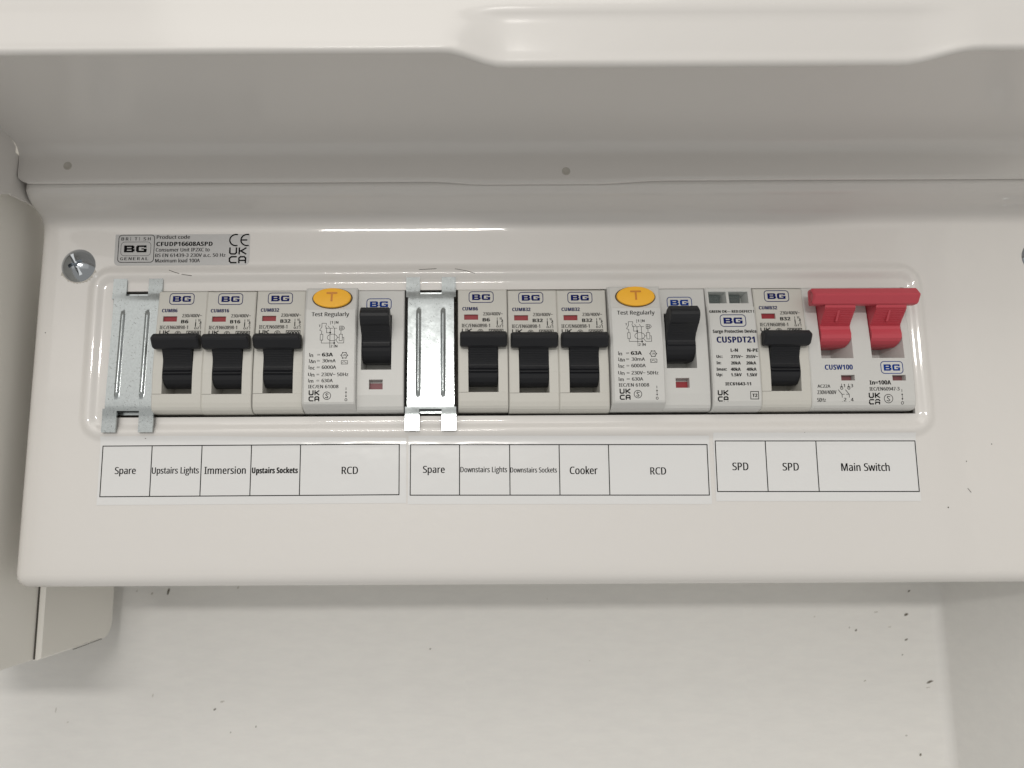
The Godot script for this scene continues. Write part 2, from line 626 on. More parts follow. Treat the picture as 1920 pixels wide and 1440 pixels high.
# ---------------------------------------------------------------- the wall
func build_wall():
	var st := st_new()
	# the alcove closes on the right: a plastered inner corner, then the side wall coming forward
	st.set_smooth_group(0)
	var run := [Vector2(-900, 0), Vector2(217.0, 0)]
	for k in range(1, 9):
		var a := deg_to_rad(84.0) * k / 8.0
		run.append(Vector2(217.0 + sin(a) * 5.0, 5.0 * (1.0 - cos(a))))
	run.append(Vector2(run[-1].x + 20.0, run[-1].y + 190.0))
	run.append(Vector2(run[-1].x + 300.0, run[-1].y + 1.0))
	for k in run.size() - 1:
		var a: Vector2 = run[k]
		var b: Vector2 = run[k + 1]
		quad(st, Vector3(a.x, -700, WALL_Z + a.y), Vector3(b.x, -700, WALL_Z + b.y), Vector3(b.x, 900, WALL_Z + b.y), Vector3(a.x, 900, WALL_Z + a.y))
	var w := put("wall", st, "wall_paint", self)
	w.set_meta("kind", "structure")
	tag(w, "white painted alcove wall with small chips, below and behind the fuse box", "wall")
	# chips and scuffs of the paint: [x, y, half width, half height, dark]
	var marks := [[-145.0, -41.6, 1.0, 2.0, 1], [-160.5, -41.2, 0.7, 0.6, 0], [-153.0, -42.5, 0.8, 0.8, 0], [-111.0, -39.8, 0.6, 1.1, 0], [214.5, -54.3, 1.5, 1.2, 1], [213.5, -66.0, 1.3, 0.8, 1], [223.0, -85.6, 2.2, 1.1, 1], [-17.0, -69.2, 0.6, 0.5, 1], [-120.0, -96.5, 0.9, 0.8, 1], [189.5, -61.5, 0.8, 0.8, 1], [186.5, -60.3, 0.4, 0.4, 1], [215.5, -118.5, 0.8, 0.9, 1], [211.0, -73.0, 0.5, 0.4, 1], [209.5, -110.0, 0.6, 0.4, 1], [217.0, -43.2, 1.0, 0.8, 1], [-196.0, -96.5, 0.4, 1.9, 0], [-150.0, -90.0, 0.4, 1.2, 0], [-112.0, -107.0, 0.4, 0.5, 1], [-190.0, -102.0, 0.8, 0.5, 0], [200.0, -53.0, 1.3, 0.4, 0], [206.0, -60.0, 1.2, 0.3, 0], [-100.0, -104.5, 0.5, 0.7, 1], [-116.5, -93.0, 1.4, 0.5, 0], [222.0, -88.2, 1.6, 0.3, 0], [232.0, -85.0, 1.8, 0.2, 0], [192.0, -85.0, 1.0, 0.6, 0], [170.0, -55.0, 0.6, 0.4, 0], [40.0, -46.0, 0.5, 0.4, 0], [60.0, -75.0, 0.4, 0.4, 0]]
	for m in marks:
		var s := st_new()
		var n := 7
		var pts := []
		for k in n:
			var a := TAU * k / n
			var q := 0.55 + rng.randf() * 0.5
			pts.append(Vector3(m[0] * 0.9615 + cos(a) * m[2] * q * 0.8, m[1] * 0.9615 + sin(a) * m[3] * q * 0.75 + cos(a) * m[3] * 0.35, WALL_Z + 0.12))
		for k in n:
			tri(s, Vector3(m[0] * 0.9615, m[1] * 0.9615, WALL_Z + 0.14), pts[k], pts[(k + 1) % n])
		put("paint_chip", s, "chip_dark" if m[4] else "chip_soft", w)


# ---------------------------------------------------------------- the neighbouring white box on the left
func build_side_box():
	var t := thing("metal_box", "pale metal box side left of the fuse box, with an upright seam", "metal box", Vector3(-180, -58, -40))
	var o := Vector3(180, 58, 40)
	# rear cover, standing proud of the front one by the seam; outline given as (z, y), rounded lower rear corner
	var st := st_new()
	var out := [Vector2(-30.0, 300), Vector2(-30.0, -57.5)]
	for k in 7:
		var a := deg_to_rad(270.0 - 15.0 * k)
		out.append(Vector2(-80.5 + cos(a) * 6.5, -51.9 + sin(a) * 6.5))
	out.append(Vector2(-87.0, 300))
	extrude_x(st, out, -215.0, -160.5, 0.9)
	put("rear_cover", st, "side_enamel", t, true, o)
	st = st_new()
	extrude_x(st, [Vector2(26, 300), Vector2(26, -56.3), Vector2(-30.5, -57.5), Vector2(-30.5, 300)], -215.0, -163.2, 0.4)
	put("front_cover", st, "side_enamel", t, true, o)
	st = st_new()
	box(st, Vector3(-163.15, -57.2, -30.9), Vector3(-162.5, 300, -29.9))
	put("seam_gap", st, "seam", t, true, o)
	# a scrape of bare filler along the lower edge
	st = st_new()
	box(st, Vector3(-160.7, -58.1, -78.0), Vector3(-160.42, -57.9, -54.0))
	put("edge_crack", st, "seam", t, true, o)


# ---------------------------------------------------------------- the fuse box: cover, lid, base
func bead_height(x: float, y: float) -> float:
	# pressed bead that runs round the window: distance to a rounded rectangle
	var c := Vector2((-133.6 + 164.4) / 2.0, (25.7 + 83.5) / 2.0)
	var h := Vector2((164.4 + 133.6) / 2.0, (83.5 - 25.7) / 2.0)
	var r := 5.5
	var q := (Vector2(x, y) - c).abs() - h + Vector2(r, r)
	var d := Vector2(maxf(q.x, 0), maxf(q.y, 0)).length() + minf(maxf(q.x, q.y), 0.0) - r
	var u := absf(d) / 3.5
	if u >= 1.0:
		return 0.0
	return 1.15 * (0.5 + 0.5 * cos(PI * u))


func build_fuse_box():
	var t := thing("fuse_box", "cream enamelled metal fuse box with its front flap lifted", "fuse box", Vector3(20, -28, -97))
	var o := -Vector3(20, -28, -97)
	var win := Rect2(-127.2, 31.0, 287.4, 46.2)
	# --- cover
	var cols := []   # [x, angle]
	for a in [90.0, 75.0, 60.0, 45.0, 30.0, 15.0]:
		cols.append([COVER_LEFT + EDGE_R, a])
	var xs := [COVER_LEFT + EDGE_R, COVER_RIGHT, win.position.x, win.end.x]
	for k in 25:
		xs.append(-138.2 + k * 0.45)
		xs.append(159.0 + k * 0.45)
	for k in 93:
		xs.append(-149.0 + k * 4.0)
	xs = xs.filter(func(v): return v <= COVER_RIGHT)
	for x in merged(xs):
		cols.append([x, 0.0])
	var rows := []   # [y, z, angle]
	for b in [90.0, 75.0, 60.0, 45.0, 30.0, 15.0]:
		rows.append([COVER_BOTTOM + EDGE_R, 0.0, b])
	var ys := [COVER_BOTTOM + EDGE_R, 95.0, win.position.y, win.end.y]
	for k in 22:
		ys.append(21.0 + k * 0.42)
		ys.append(79.0 + k * 0.42)
	for k in 20:
		ys.append(-21.0 + k * 5.9)
	for y in merged(ys.filter(func(v): return v <= 95.0)):
		rows.append([y, 0.0, 0.0])
	var curve := Curve3D.new()
	var ctl := [Vector2(95, 0), Vector2(99, 0.1), Vector2(102, 0.55), Vector2(104.6, 1.9), Vector2(106.4, 4.4), Vector2(107.6, 7.6), Vector2(108.9, 10.6), Vector2(110.6, 12.5), Vector2(113, 13.15), Vector2(126, 13.2)]
	for k in range(1, 46):
		var u := k / 45.0 * (ctl.size() - 1)
		var i := mini(int(u), ctl.size() - 2)
		var p0: Vector2 = ctl[maxi(i - 1, 0)]
		var p3: Vector2 = ctl[mini(i + 2, ctl.size() - 1)]
		var p: Vector2 = ctl[i].cubic_interpolate(ctl[i + 1], p0, p3, u - i)
		rows.append([p.x, p.y, 0.0])
	var pos := func(i: int, j: int) -> Vector3:
		var c: Array = cols[i]
		var r: Array = rows[j]
		var z: float = r[1]
		if c[1] == 0.0 and r[2] == 0.0 and r[0] < 95.0:
			z += bead_height(c[0], r[0])
		var n := Vector2(-sin(deg_to_rad(c[1])), -sin(deg_to_rad(r[2])))
		if n.length() > 1.0:
			n = n.normalized()
		var nz := sqrt(maxf(0.0, 1.0 - n.length_squared()))
		return Vector3(c[0] + n.x * EDGE_R, r[0] + n.y * EDGE_R, z - EDGE_R + nz * EDGE_R)
	var st := st_new(true)
	for i in cols.size() - 1:
		for j in rows.size() - 1:
			var cx: float = (cols[i][0] + cols[i + 1][0]) / 2.0
			var cy: float = (rows[j][0] + rows[j + 1][0]) / 2.0
			if cols[i + 1][1] == 0.0 and cols[i][1] == 0.0 and win.has_point(Vector2(cx, cy)):
				continue
			quad(st, pos.call(i, j), pos.call(i + 1, j), pos.call(i + 1, j + 1), pos.call(i, j + 1))
	# the returns of the sheet: left, bottom, and the lip of the window
	for j in rows.size() - 1:
		var a: Vector3 = pos.call(0, j)
		var b: Vector3 = pos.call(0, j + 1)
		quad(st, Vector3(a.x, a.y, -20), a, b, Vector3(b.x, b.y, -20))
	for i in cols.size() - 1:
		var a: Vector3 = pos.call(i, 0)
		var b: Vector3 = pos.call(i + 1, 0)
		quad(st, Vector3(a.x, a.y, -20), Vector3(b.x, b.y, -20), b, a)
	st.set_smooth_group(-1)
	var w0 := win.position
	var w1 := win.end
	var lip := [Vector2(w0.x, w0.y), Vector2(w1.x, w0.y), Vector2(w1.x, w1.y), Vector2(w0.x, w1.y)]
	for e in 4:
		var a: Vector2 = lip[e]
		var b: Vector2 = lip[(e + 1) % 4]
		quad(st, Vector3(a.x, a.y, -1.3), Vector3(a.x, a.y, 0), Vector3(b.x, b.y, 0), Vector3(b.x, b.y, -1.3))
	var cover := put("cover", st, "cream_enamel", t, true, o)
	# scratches in the enamel
	var flat := func(_x, _y): return 0.06 + bead_height(_x, _y)
	for l in [[Vector2(-107.2, 84.9), Vector2(-105.3, 84.1), Vector2(-103.4, 83.5)], [Vector2(-102.4, 83.2), Vector2(-98.9, 82.7)], [Vector2(-3.0, 84.9), Vector2(1.0, 84.0), Vector2(4.1, 83.1)], [Vector2(-16.1, 84.6), Vector2(-9.9, 85.0)], [Vector2(176.0, 4.5), Vector2(177.0, 3.2)]]:
		var s := st_new()
		stroke(s, l, 0.2, flat)
		put("scratch", s, "scratch_dark", cover, false)
	for d in [[-139.0, 91.8, 0.25], [-151.0, 62.0, 0.2], [176.5, 14.0, 0.2], [168.5, -2.0, 0.25], [120.0, 24.3, 0.2], [-112.5, 23.4, 0.25], [186.0, 20.0, 0.2]]:
		var s := st_new()
		dot(s, Vector2(d[0], d[1]), d[2], flat)
		put("speck", s, "scratch_dark", cover, false)
	# --- base box behind the cover
	st = st_new()
	box(st, Vector3(-138, -19, -96.6), Vector3(205, 100, -94))
	for w in [[Vector3(-138, -19, -94), Vector3(-136.5, 100, -8)], [Vector3(203, -19, -94), Vector3(205, 100, -8)], [Vector3(-136.5, -19, -94), Vector3(203, -17.5, -8)], [Vector3(-136.5, 98.5, -94), Vector3(203, 100, -8)]]:
		box(st, w[0], w[1])
	put("base_box", st, "side_enamel", t, true, o)
	# --- lid: sheet folded at the hinge, along the crease and at the lip
	build_lid(t, o)
	# --- hinge tab beside the lid, left
	st = st_new()
	extrude_x(st, [Vector2(17.0, 123), Vector2(17.3, 107.0), Vector2(5.8, 108.4), Vector2(-12, 109.5), Vector2(-12, 121)], -157.6, -156.9, 0.2)
	put("hinge_tab", st, "cream_enamel", t, true, o)


func build_lid(t: Node3D, o: Vector3):
	# section (y, z), running from the hinge edge along the side that faces down, round the lip and back over the top
	var path := []
	path.append_array([Vector2(112.7, 13.5), Vector2(112.25, 14.0), Vector2(112.25, 14.5), Vector2(112.6, 14.9), Vector2(114.0, 14.95), Vector2(117.8, 14.95), Vector2(120.0, 14.95)])
	for k in 6:
		var a := deg_to_rad(lerpf(0.0, 80.0, k / 5.0))
		path.append(Vector2(121.0 + sin(a) * 5.0, 14.95 + (1.0 - cos(a)) * 5.0))
	path.append_array([Vector2(127.9, 30.0), Vector2(130.6, 50.0), Vector2(133.0, 70.0), Vector2(134.0, 80.0)])
	path.append_array([Vector2(133.4, 82.2), Vector2(131.0, 83.0), Vector2(126.0, 83.0), Vector2(122.0, 82.4), Vector2(121.0, 82.2)])
	for k in 7:
		var a := deg_to_rad(180.0 - 30.0 * k)
		path.append(Vector2(120.4 - sin(a) * 1.3, 83.5 + cos(a) * 1.3))
	path.append_array([Vector2(121.0, 84.65), Vector2(122.5, 84.7), Vector2(124.0, 84.75), Vector2(126.0, 84.8), Vector2(127.5, 84.8), Vector2(129.0, 84.8), Vector2(130.0, 84.8), Vector2(131.0, 84.8), Vector2(132.2, 84.7), Vector2(133.2, 84.7)])
	for k in 6:
		var a := deg_to_rad(18.0 * k)
		path.append(Vector2(134.0 + sin(a) * 3.0, 81.7 + cos(a) * 3.0))
	path.append_array([Vector2(130.5, 40.0), Vector2(127.0, 17.0), Vector2(124.0, 14.0)])
	var xs := [-156.5, -156.0, -155.0, -153.0]
	for k in 121:
		xs.append(-150.0 + k * 3.0)
	var xl := 2.0    # the finger recess in the lip
	var xr := 127.5
	var pos := func(i: int, j: int) -> Vector3:
		var x: float = xs[i]
		var p: Vector2 = path[j]
		var y := p.x
		var z := p.y
		var m := smoothstep(xl - 7.0, xl + 9.0, x) * (1.0 - smoothstep(xr - 12.0, xr + 7.0, x))
		if z > 82.0 and y < 134.0 and j > 12:
			var down := 1.0 - smoothstep(119.5, 130.0, y)
			var pull := (1.0 - smoothstep(129.0, 132.2, y)) * (0.25 + 0.75 * clampf((130.5 - y) / 11.0, 0.0, 1.0))
			y -= 2.3 * m * down
			z -= 3.2 * m * pull
		if z < 15.5 and y < 116.0:
			var b := smoothstep(-12.0, 8.0, x) * (1.0 - smoothstep(46.0, 72.0, x))
			y -= 1.15 * b * (1.0 - smoothstep(112.6, 116.0, y))
			if x < -152.0:
				y += (-152.0 - x) * (-152.0 - x) * 0.10
		if z > 60.0:
			y -= 2.9 * smoothstep(60.0, 82.0, z)
		return Vector3(x, y, z)
	var holes := [Vector2(36.3, 115.6), Vector2(-139.2, 118.6)]
	var st := st_new(true)
	for i in xs.size() - 1:
		for j in path.size() - 1:
			quad(st, pos.call(i, j), pos.call(i, j + 1), pos.call(i + 1, j + 1), pos.call(i + 1, j))
	var lid := put("lid", st, "cream_enamel_lid", t, true, o)
	for h in holes:
		# small punched dimple near the hinge edge
		var s := st_new(true)
		var n := 18
		for k in n:
			var a := TAU * k / n
			var b := TAU * (k + 1) / n
			var ring := func(r: float, z: float, ang: float) -> Vector3: return Vector3(h.x + cos(ang) * r, h.y + sin(ang) * r, z)
			quad(s, ring.call(1.5, 14.97, a), ring.call(1.5, 14.97, b), ring.call(1.25, 15.12, b), ring.call(1.25, 15.12, a))
			quad(s, ring.call(1.25, 15.12, a), ring.call(1.25, 15.12, b), ring.call(1.05, 15.0, b), ring.call(1.05, 15.0, a))
			tri(s, Vector3(h.x, h.y, 14.99), ring.call(1.05, 15.0, a), ring.call(1.05, 15.0, b))
		put("punched_hole", s, "chip_soft", lid)
	# side return of the lid
	var s2 := st_new()
	extrude_x(s2, [Vector2(17.2, 124.8), Vector2(17.4, 108.2), Vector2(18.4, 106.7), Vector2(23, 104.6), Vector2(40, 105.0), Vector2(82.5, 117.0), Vector2(82.0, 130.5), Vector2(40, 130.6), Vector2(24, 128.2)], -157.3, -156.4, 0.2)
	put("side_return", s2, "cream_enamel_lid", lid)


# ---------------------------------------------------------------- the row of devices
func build_devices():
	blank_plate(Vector3(-127.3, 25.5, 0), "galvanised blanking plate at the left end of the row, above the first Spare label")
	blank_plate(Vector3(-20.8, 25.6, 0), "galvanised blanking plate in mid row with a bright reflection on its lower half")
	var mcb := [[-109.7, "CUMB6", "B6", "grey B6 breaker with black toggle, right beside the leftmost blanking plate", 0.0, "circuit breakers with black T toggles"],
		[-92.2, "CUMB16", "B16", "grey B16 breaker with black toggle, above the Immersion label", -0.15, ""],
		[-74.3, "CUMB32", "B32", "grey B32 breaker with black toggle, above the Upstairs Sockets label", 0.0, ""],
		[-2.1, "CUMB6", "B6", "grey B6 breaker with black toggle, right of the bright mid-row blanking plate", 0.1, ""],
		[15.75, "CUMB32", "B32", "grey B32 breaker with black toggle, above the Downstairs Sockets label", -0.25, ""],
		[33.4, "CUMB32", "B32", "grey B32 breaker with black toggle, above the Cooker label", -0.3, ""],
		[104.1, "CUMB32", "B32", "grey B32 breaker with black toggle, between the surge device and the red main switch", -0.1, ""]]
	for m in mcb:
		breaker(Vector3(m[0], 32.0 + m[4], 0), m[1], m[2], m[3])
	residual(Vector3(-56.5, 32.0, 0), "wide grey switch with yellow T button and black lever, above the left RCD label", "flag_dull")
	residual(Vector3(51.3, 32.0, 0), "wide grey switch with yellow T button and black lever, above the second label strip", "flag_red")
	surge(Vector3(86.8, 32.0, 0))
	main_switch(Vector3(121.6, 32.0, 0))


func blank_plate(at: Vector3, label: String):
	var t := thing("blanking_plate", label, "blanking plate", at, "galvanised blanking plates in the row")
	# front sheet: two pairs of tabs, and the middle lifted a little; height of the sheet at y
	var lift := func(y: float) -> float:
		var l := smoothstep(5.0, 9.5, y) * (1.0 - smoothstep(46.5, 52.0, y))
		return 0.6 + 0.3 * l + 2.1 * (1.0 - y / 57.0)
	var ys := merged([0.0, 0.5, 3.0, 5.6, 6.0, 6.4, 6.8, 7.2, 7.6, 8.0, 8.4, 9.5, 11.5, 12.5, 13.0, 13.6, 14.4, 20.0, 28.0, 36.0, 42.0, 42.9, 43.6, 44.2, 45.0, 47.0, 48.0, 48.6, 49.2, 49.8, 50.4, 51.0, 53.0, 57.6, 58.2])
	var xs := merged([0.0, 0.35, 0.75, 1.0, 3.0, 3.6, 3.74, 3.8, 4.0, 4.25, 4.5, 4.75, 5.0, 5.25, 5.4, 5.47, 5.6, 8.9, 12.4, 12.54, 12.6, 12.75, 13.0, 13.25, 13.5, 13.75, 14.0, 14.2, 14.27, 14.4, 12.9, 17.0, 17.3, 17.6, 18.0])
	var st := st_new(true)
	var zof := func(x: float, y: float) -> float:
		var z: float = lift.call(y)
		for bx in [4.6, 13.4]:
			var e := smoothstep(12.4, 13.6, y) * (1.0 - smoothstep(42.8, 44.2, y))
			var u := absf(x - bx) / 0.85
			if u < 1.0:
				z += 0.6 * e * cos(u * PI / 2)
		return z
	var inside := func(x: float, y: float) -> bool:
		if (y < 7.6 or y > 49.8) and x > 5.0 and x < 12.9:
			return false
		if y > 8.4 and y < 48.6 and (x < 0.7 or x > 17.3):
			return false
		return true
	for i in xs.size() - 1:
		for j in ys.size() - 1:
			if not inside.call((xs[i] + xs[i + 1]) / 2.0, (ys[j] + ys[j + 1]) / 2.0):
				continue
			var p := []
			for q in [[i, j], [i + 1, j], [i + 1, j + 1], [i, j + 1]]:
				p.append(Vector3(xs[q[0]], ys[q[1]], zof.call(xs[q[0]], ys[q[1]])))
			quad(st, p[0], p[1], p[2], p[3])
	# cut edges: walk round every cell that has a missing neighbour
	st.set_smooth_group(-1)
	for i in xs.size() - 1:
		for j in ys.size() - 1:
			var cx := [xs[i], xs[i + 1], xs[i + 1], xs[i]]
			var cy := [ys[j], ys[j], ys[j + 1], ys[j + 1]]
			if not inside.call((xs[i] + xs[i + 1]) / 2.0, (ys[j] + ys[j + 1]) / 2.0):
				continue
			var nb := [[i, j - 1], [i + 1, j], [i, j + 1], [i - 1, j]]
			for e in 4:
				var a: int = nb[e][0]
				var b: int = nb[e][1]
				var open := a < 0 or b < 0 or a >= xs.size() - 1 or b >= ys.size() - 1
				if not open:
					open = not inside.call((xs[a] + xs[a + 1]) / 2.0, (ys[b] + ys[b + 1]) / 2.0)
				if open:
					var f := (e + 1) % 4
					var deep := 0.9
					var my: float = (cy[e] + cy[f]) / 2.0
					if my > 8.4 and my < 48.6 and e % 2 == 1:
						deep = 7.0   # the side flanges that reach into the box
					var p := Vector3(cx[e], cy[e], zof.call(cx[e], cy[e]))
					var q := Vector3(cx[f], cy[f], zof.call(cx[f], cy[f]))
					quad(st, p - Vector3(0, 0, deep), q - Vector3(0, 0, deep), q, p)
	put("steel_plate", st, "galvanised_steel", t)
	# dark tongue seen through the notches
	st = st_new()
	box(st, Vector3(2.0, 6.4, -3.0), Vector3(16, 50.8, -0.5))
	put("clip", st, "galvanised_steel", t)


var mcb_prof := [Vector2(0.0, 0.6), Vector2(0.15, 1.9), Vector2(0.5, 2.9), Vector2(1.1, 3.7), Vector2(2.0, 4.2), Vector2(3.6, 4.5), Vector2(6.6, 4.7), Vector2(6.8, 4.62), Vector2(14.0, 4.95), Vector2(14.2, 4.9), Vector2(22.0, 4.5), Vector2(28.5, 3.9), Vector2(44.0, 2.5), Vector2(44.4, 2.2)]


func breaker(at: Vector3, code: String, rating: String, label: String):
	var t := thing("circuit_breaker", label, "circuit breaker", at, "circuit breakers with black T toggles")
	var st := st_new()
	nose(st, 0.10, 17.70, mcb_prof, [[Rect2(3.65, 6.7, 10.6, 19.0), -6.0, 0.4], [Rect2(2.3, 33.0, 5.0, 2.0), 2.0, 0.0]], -40.0)
	put("body", st, "breaker_plastic", t)
	st = st_new()
	var zf := func(_x, y): return interp(mcb_prof, y) + 0.03
	box(st, Vector3(2.32, 33.02, 1.9), Vector3(7.28, 34.98, 2.45 + 0.1))
	put("status_flag", st, "flag_red", t)
	# toggle: stem and drum, then the cross bar
	st = st_new()
	var stem := [Vector2(-5, 10.0), Vector2(0.8, 9.1), Vector2(2.3, 9.5), Vector2(3.5, 10.4), Vector2(4.6, 11.8), Vector2(5.15, 13.3), Vector2(4.75, 13.75), Vector2(5.2, 14.0), Vector2(5.3, 14.4), Vector2(4.75, 14.8), Vector2(5.1, 15.1), Vector2(4.85, 15.6), Vector2(4.6, 16.2)]
	for k in 11:
		var y := 16.5 + k * 0.58
		var z := lerpf(4.55, 6.7, pow(k / 10.0, 1.5))
		stem.append(Vector2(z, y))
		stem.append(Vector2(z + 0.10, y + 0.2))
		stem.append(Vector2(z + 0.02, y + 0.4))
	stem.append_array([Vector2(6.9, 23.0), Vector2(6.5, 27.0), Vector2(3.0, 27.6), Vector2(-5, 22)])
	extrude_x(st, stem, 3.85, 14.05, 0.3)
	var tog := put("toggle", st, "black_plastic", t)
	st = st_new()
	extrude_x(st, [Vector2(5.6, 27.6), Vector2(7.2, 27.8), Vector2(8.3, 27.55), Vector2(9.7, 26.3), Vector2(9.85, 25.8), Vector2(9.6, 25.1), Vector2(7.7, 22.65), Vector2(7.2, 22.4), Vector2(5.4, 22.5)], 0.75, 17.25, 0.55)
	put("cross_bar", st, "black_plastic", tog)
	var piv := Vector3(9.0, 15.0, -4.0) * MM
	var tilt := Basis.from_euler(Vector3(deg_to_rad(rng.randf_range(-1.6, 1.2)), 0, deg_to_rad(rng.randf_range(-0.35, 0.35))))
	tog.transform = Transform3D(tilt, piv - tilt * piv)
	# print
	st = st_new()
	logo(st, 4.1, 39.5, 8.7, 4.1, zf)
	text(st, code, 1.7, 36.5, 5.5 if rating == "B6" else 6.5, 1.28, zf, "bold")
	put("blue_print", st, "print_blue", t, false)
	st = st_new()
	text(st, "230/400V~", 9.1, 34.6, 7.0, 1.2, zf)
	text(st, rating, 8.9, 32.35, 2.55 if rating == "B6" else 3.6, 1.25, zf, "bold")
	text(st, "IEC/EN60898-1", 1.45, 30.2, 10.0, 1.28, zf)
	ukca(st, 1.45, 26.4, 3.6, 3.3, zf)
	s_mark(st, 8.05, 28.4, 0.98, zf)
	stroke(st, [Vector2(11.2, 27.7), Vector2(16.1, 27.7), Vector2(16.1, 29.4), Vector2(11.2, 29.4)], 0.24, zf, true)
	text(st, "6000", 11.6, 27.95, 4.1, 1.2, zf, "bold")
	# contact diagram
	stroke(st, [Vector2(14.1, 33.7), Vector2(14.1, 33.0)], 0.2, zf)
	stroke(st, [Vector2(14.1, 32.6), Vector2(14.1, 31.2)], 0.34, zf)
	text(st, "o", 13.8, 30.1, 0.75, 1.0, zf)
	text(st, "1", 14.9, 33.0, 0.35, 0.8, zf)
	stroke(st, [Vector2(15.6, 33.8), Vector2(15.6, 33.2), Vector2(16.0, 32.3)], 0.17, zf)
	flat_quad(st, [Vector2(15.6, 32.3), Vector2(16.2, 32.2), Vector2(16.0, 33.2), Vector2(15.9, 33.0)], zf)
	stroke(st, [Vector2(15.5, 32.3), Vector2(16.1, 31.7), Vector2(15.6, 31.3), Vector2(16.1, 30.8)], 0.17, zf)
	text(st, "2", 14.8, 30.15, 0.6, 0.85, zf)
	stroke(st, [Vector2(16.1, 31.0), Vector2(16.0, 30.1)], 0.17, zf)
	put("black_print", st, "print_black", t, false)
	# joints of the housing
	st = st_new()
	bar(st, 0.3, 6.62, 3.6, 6.74, zf)
	put("joint_line", st, "seam", t, false)


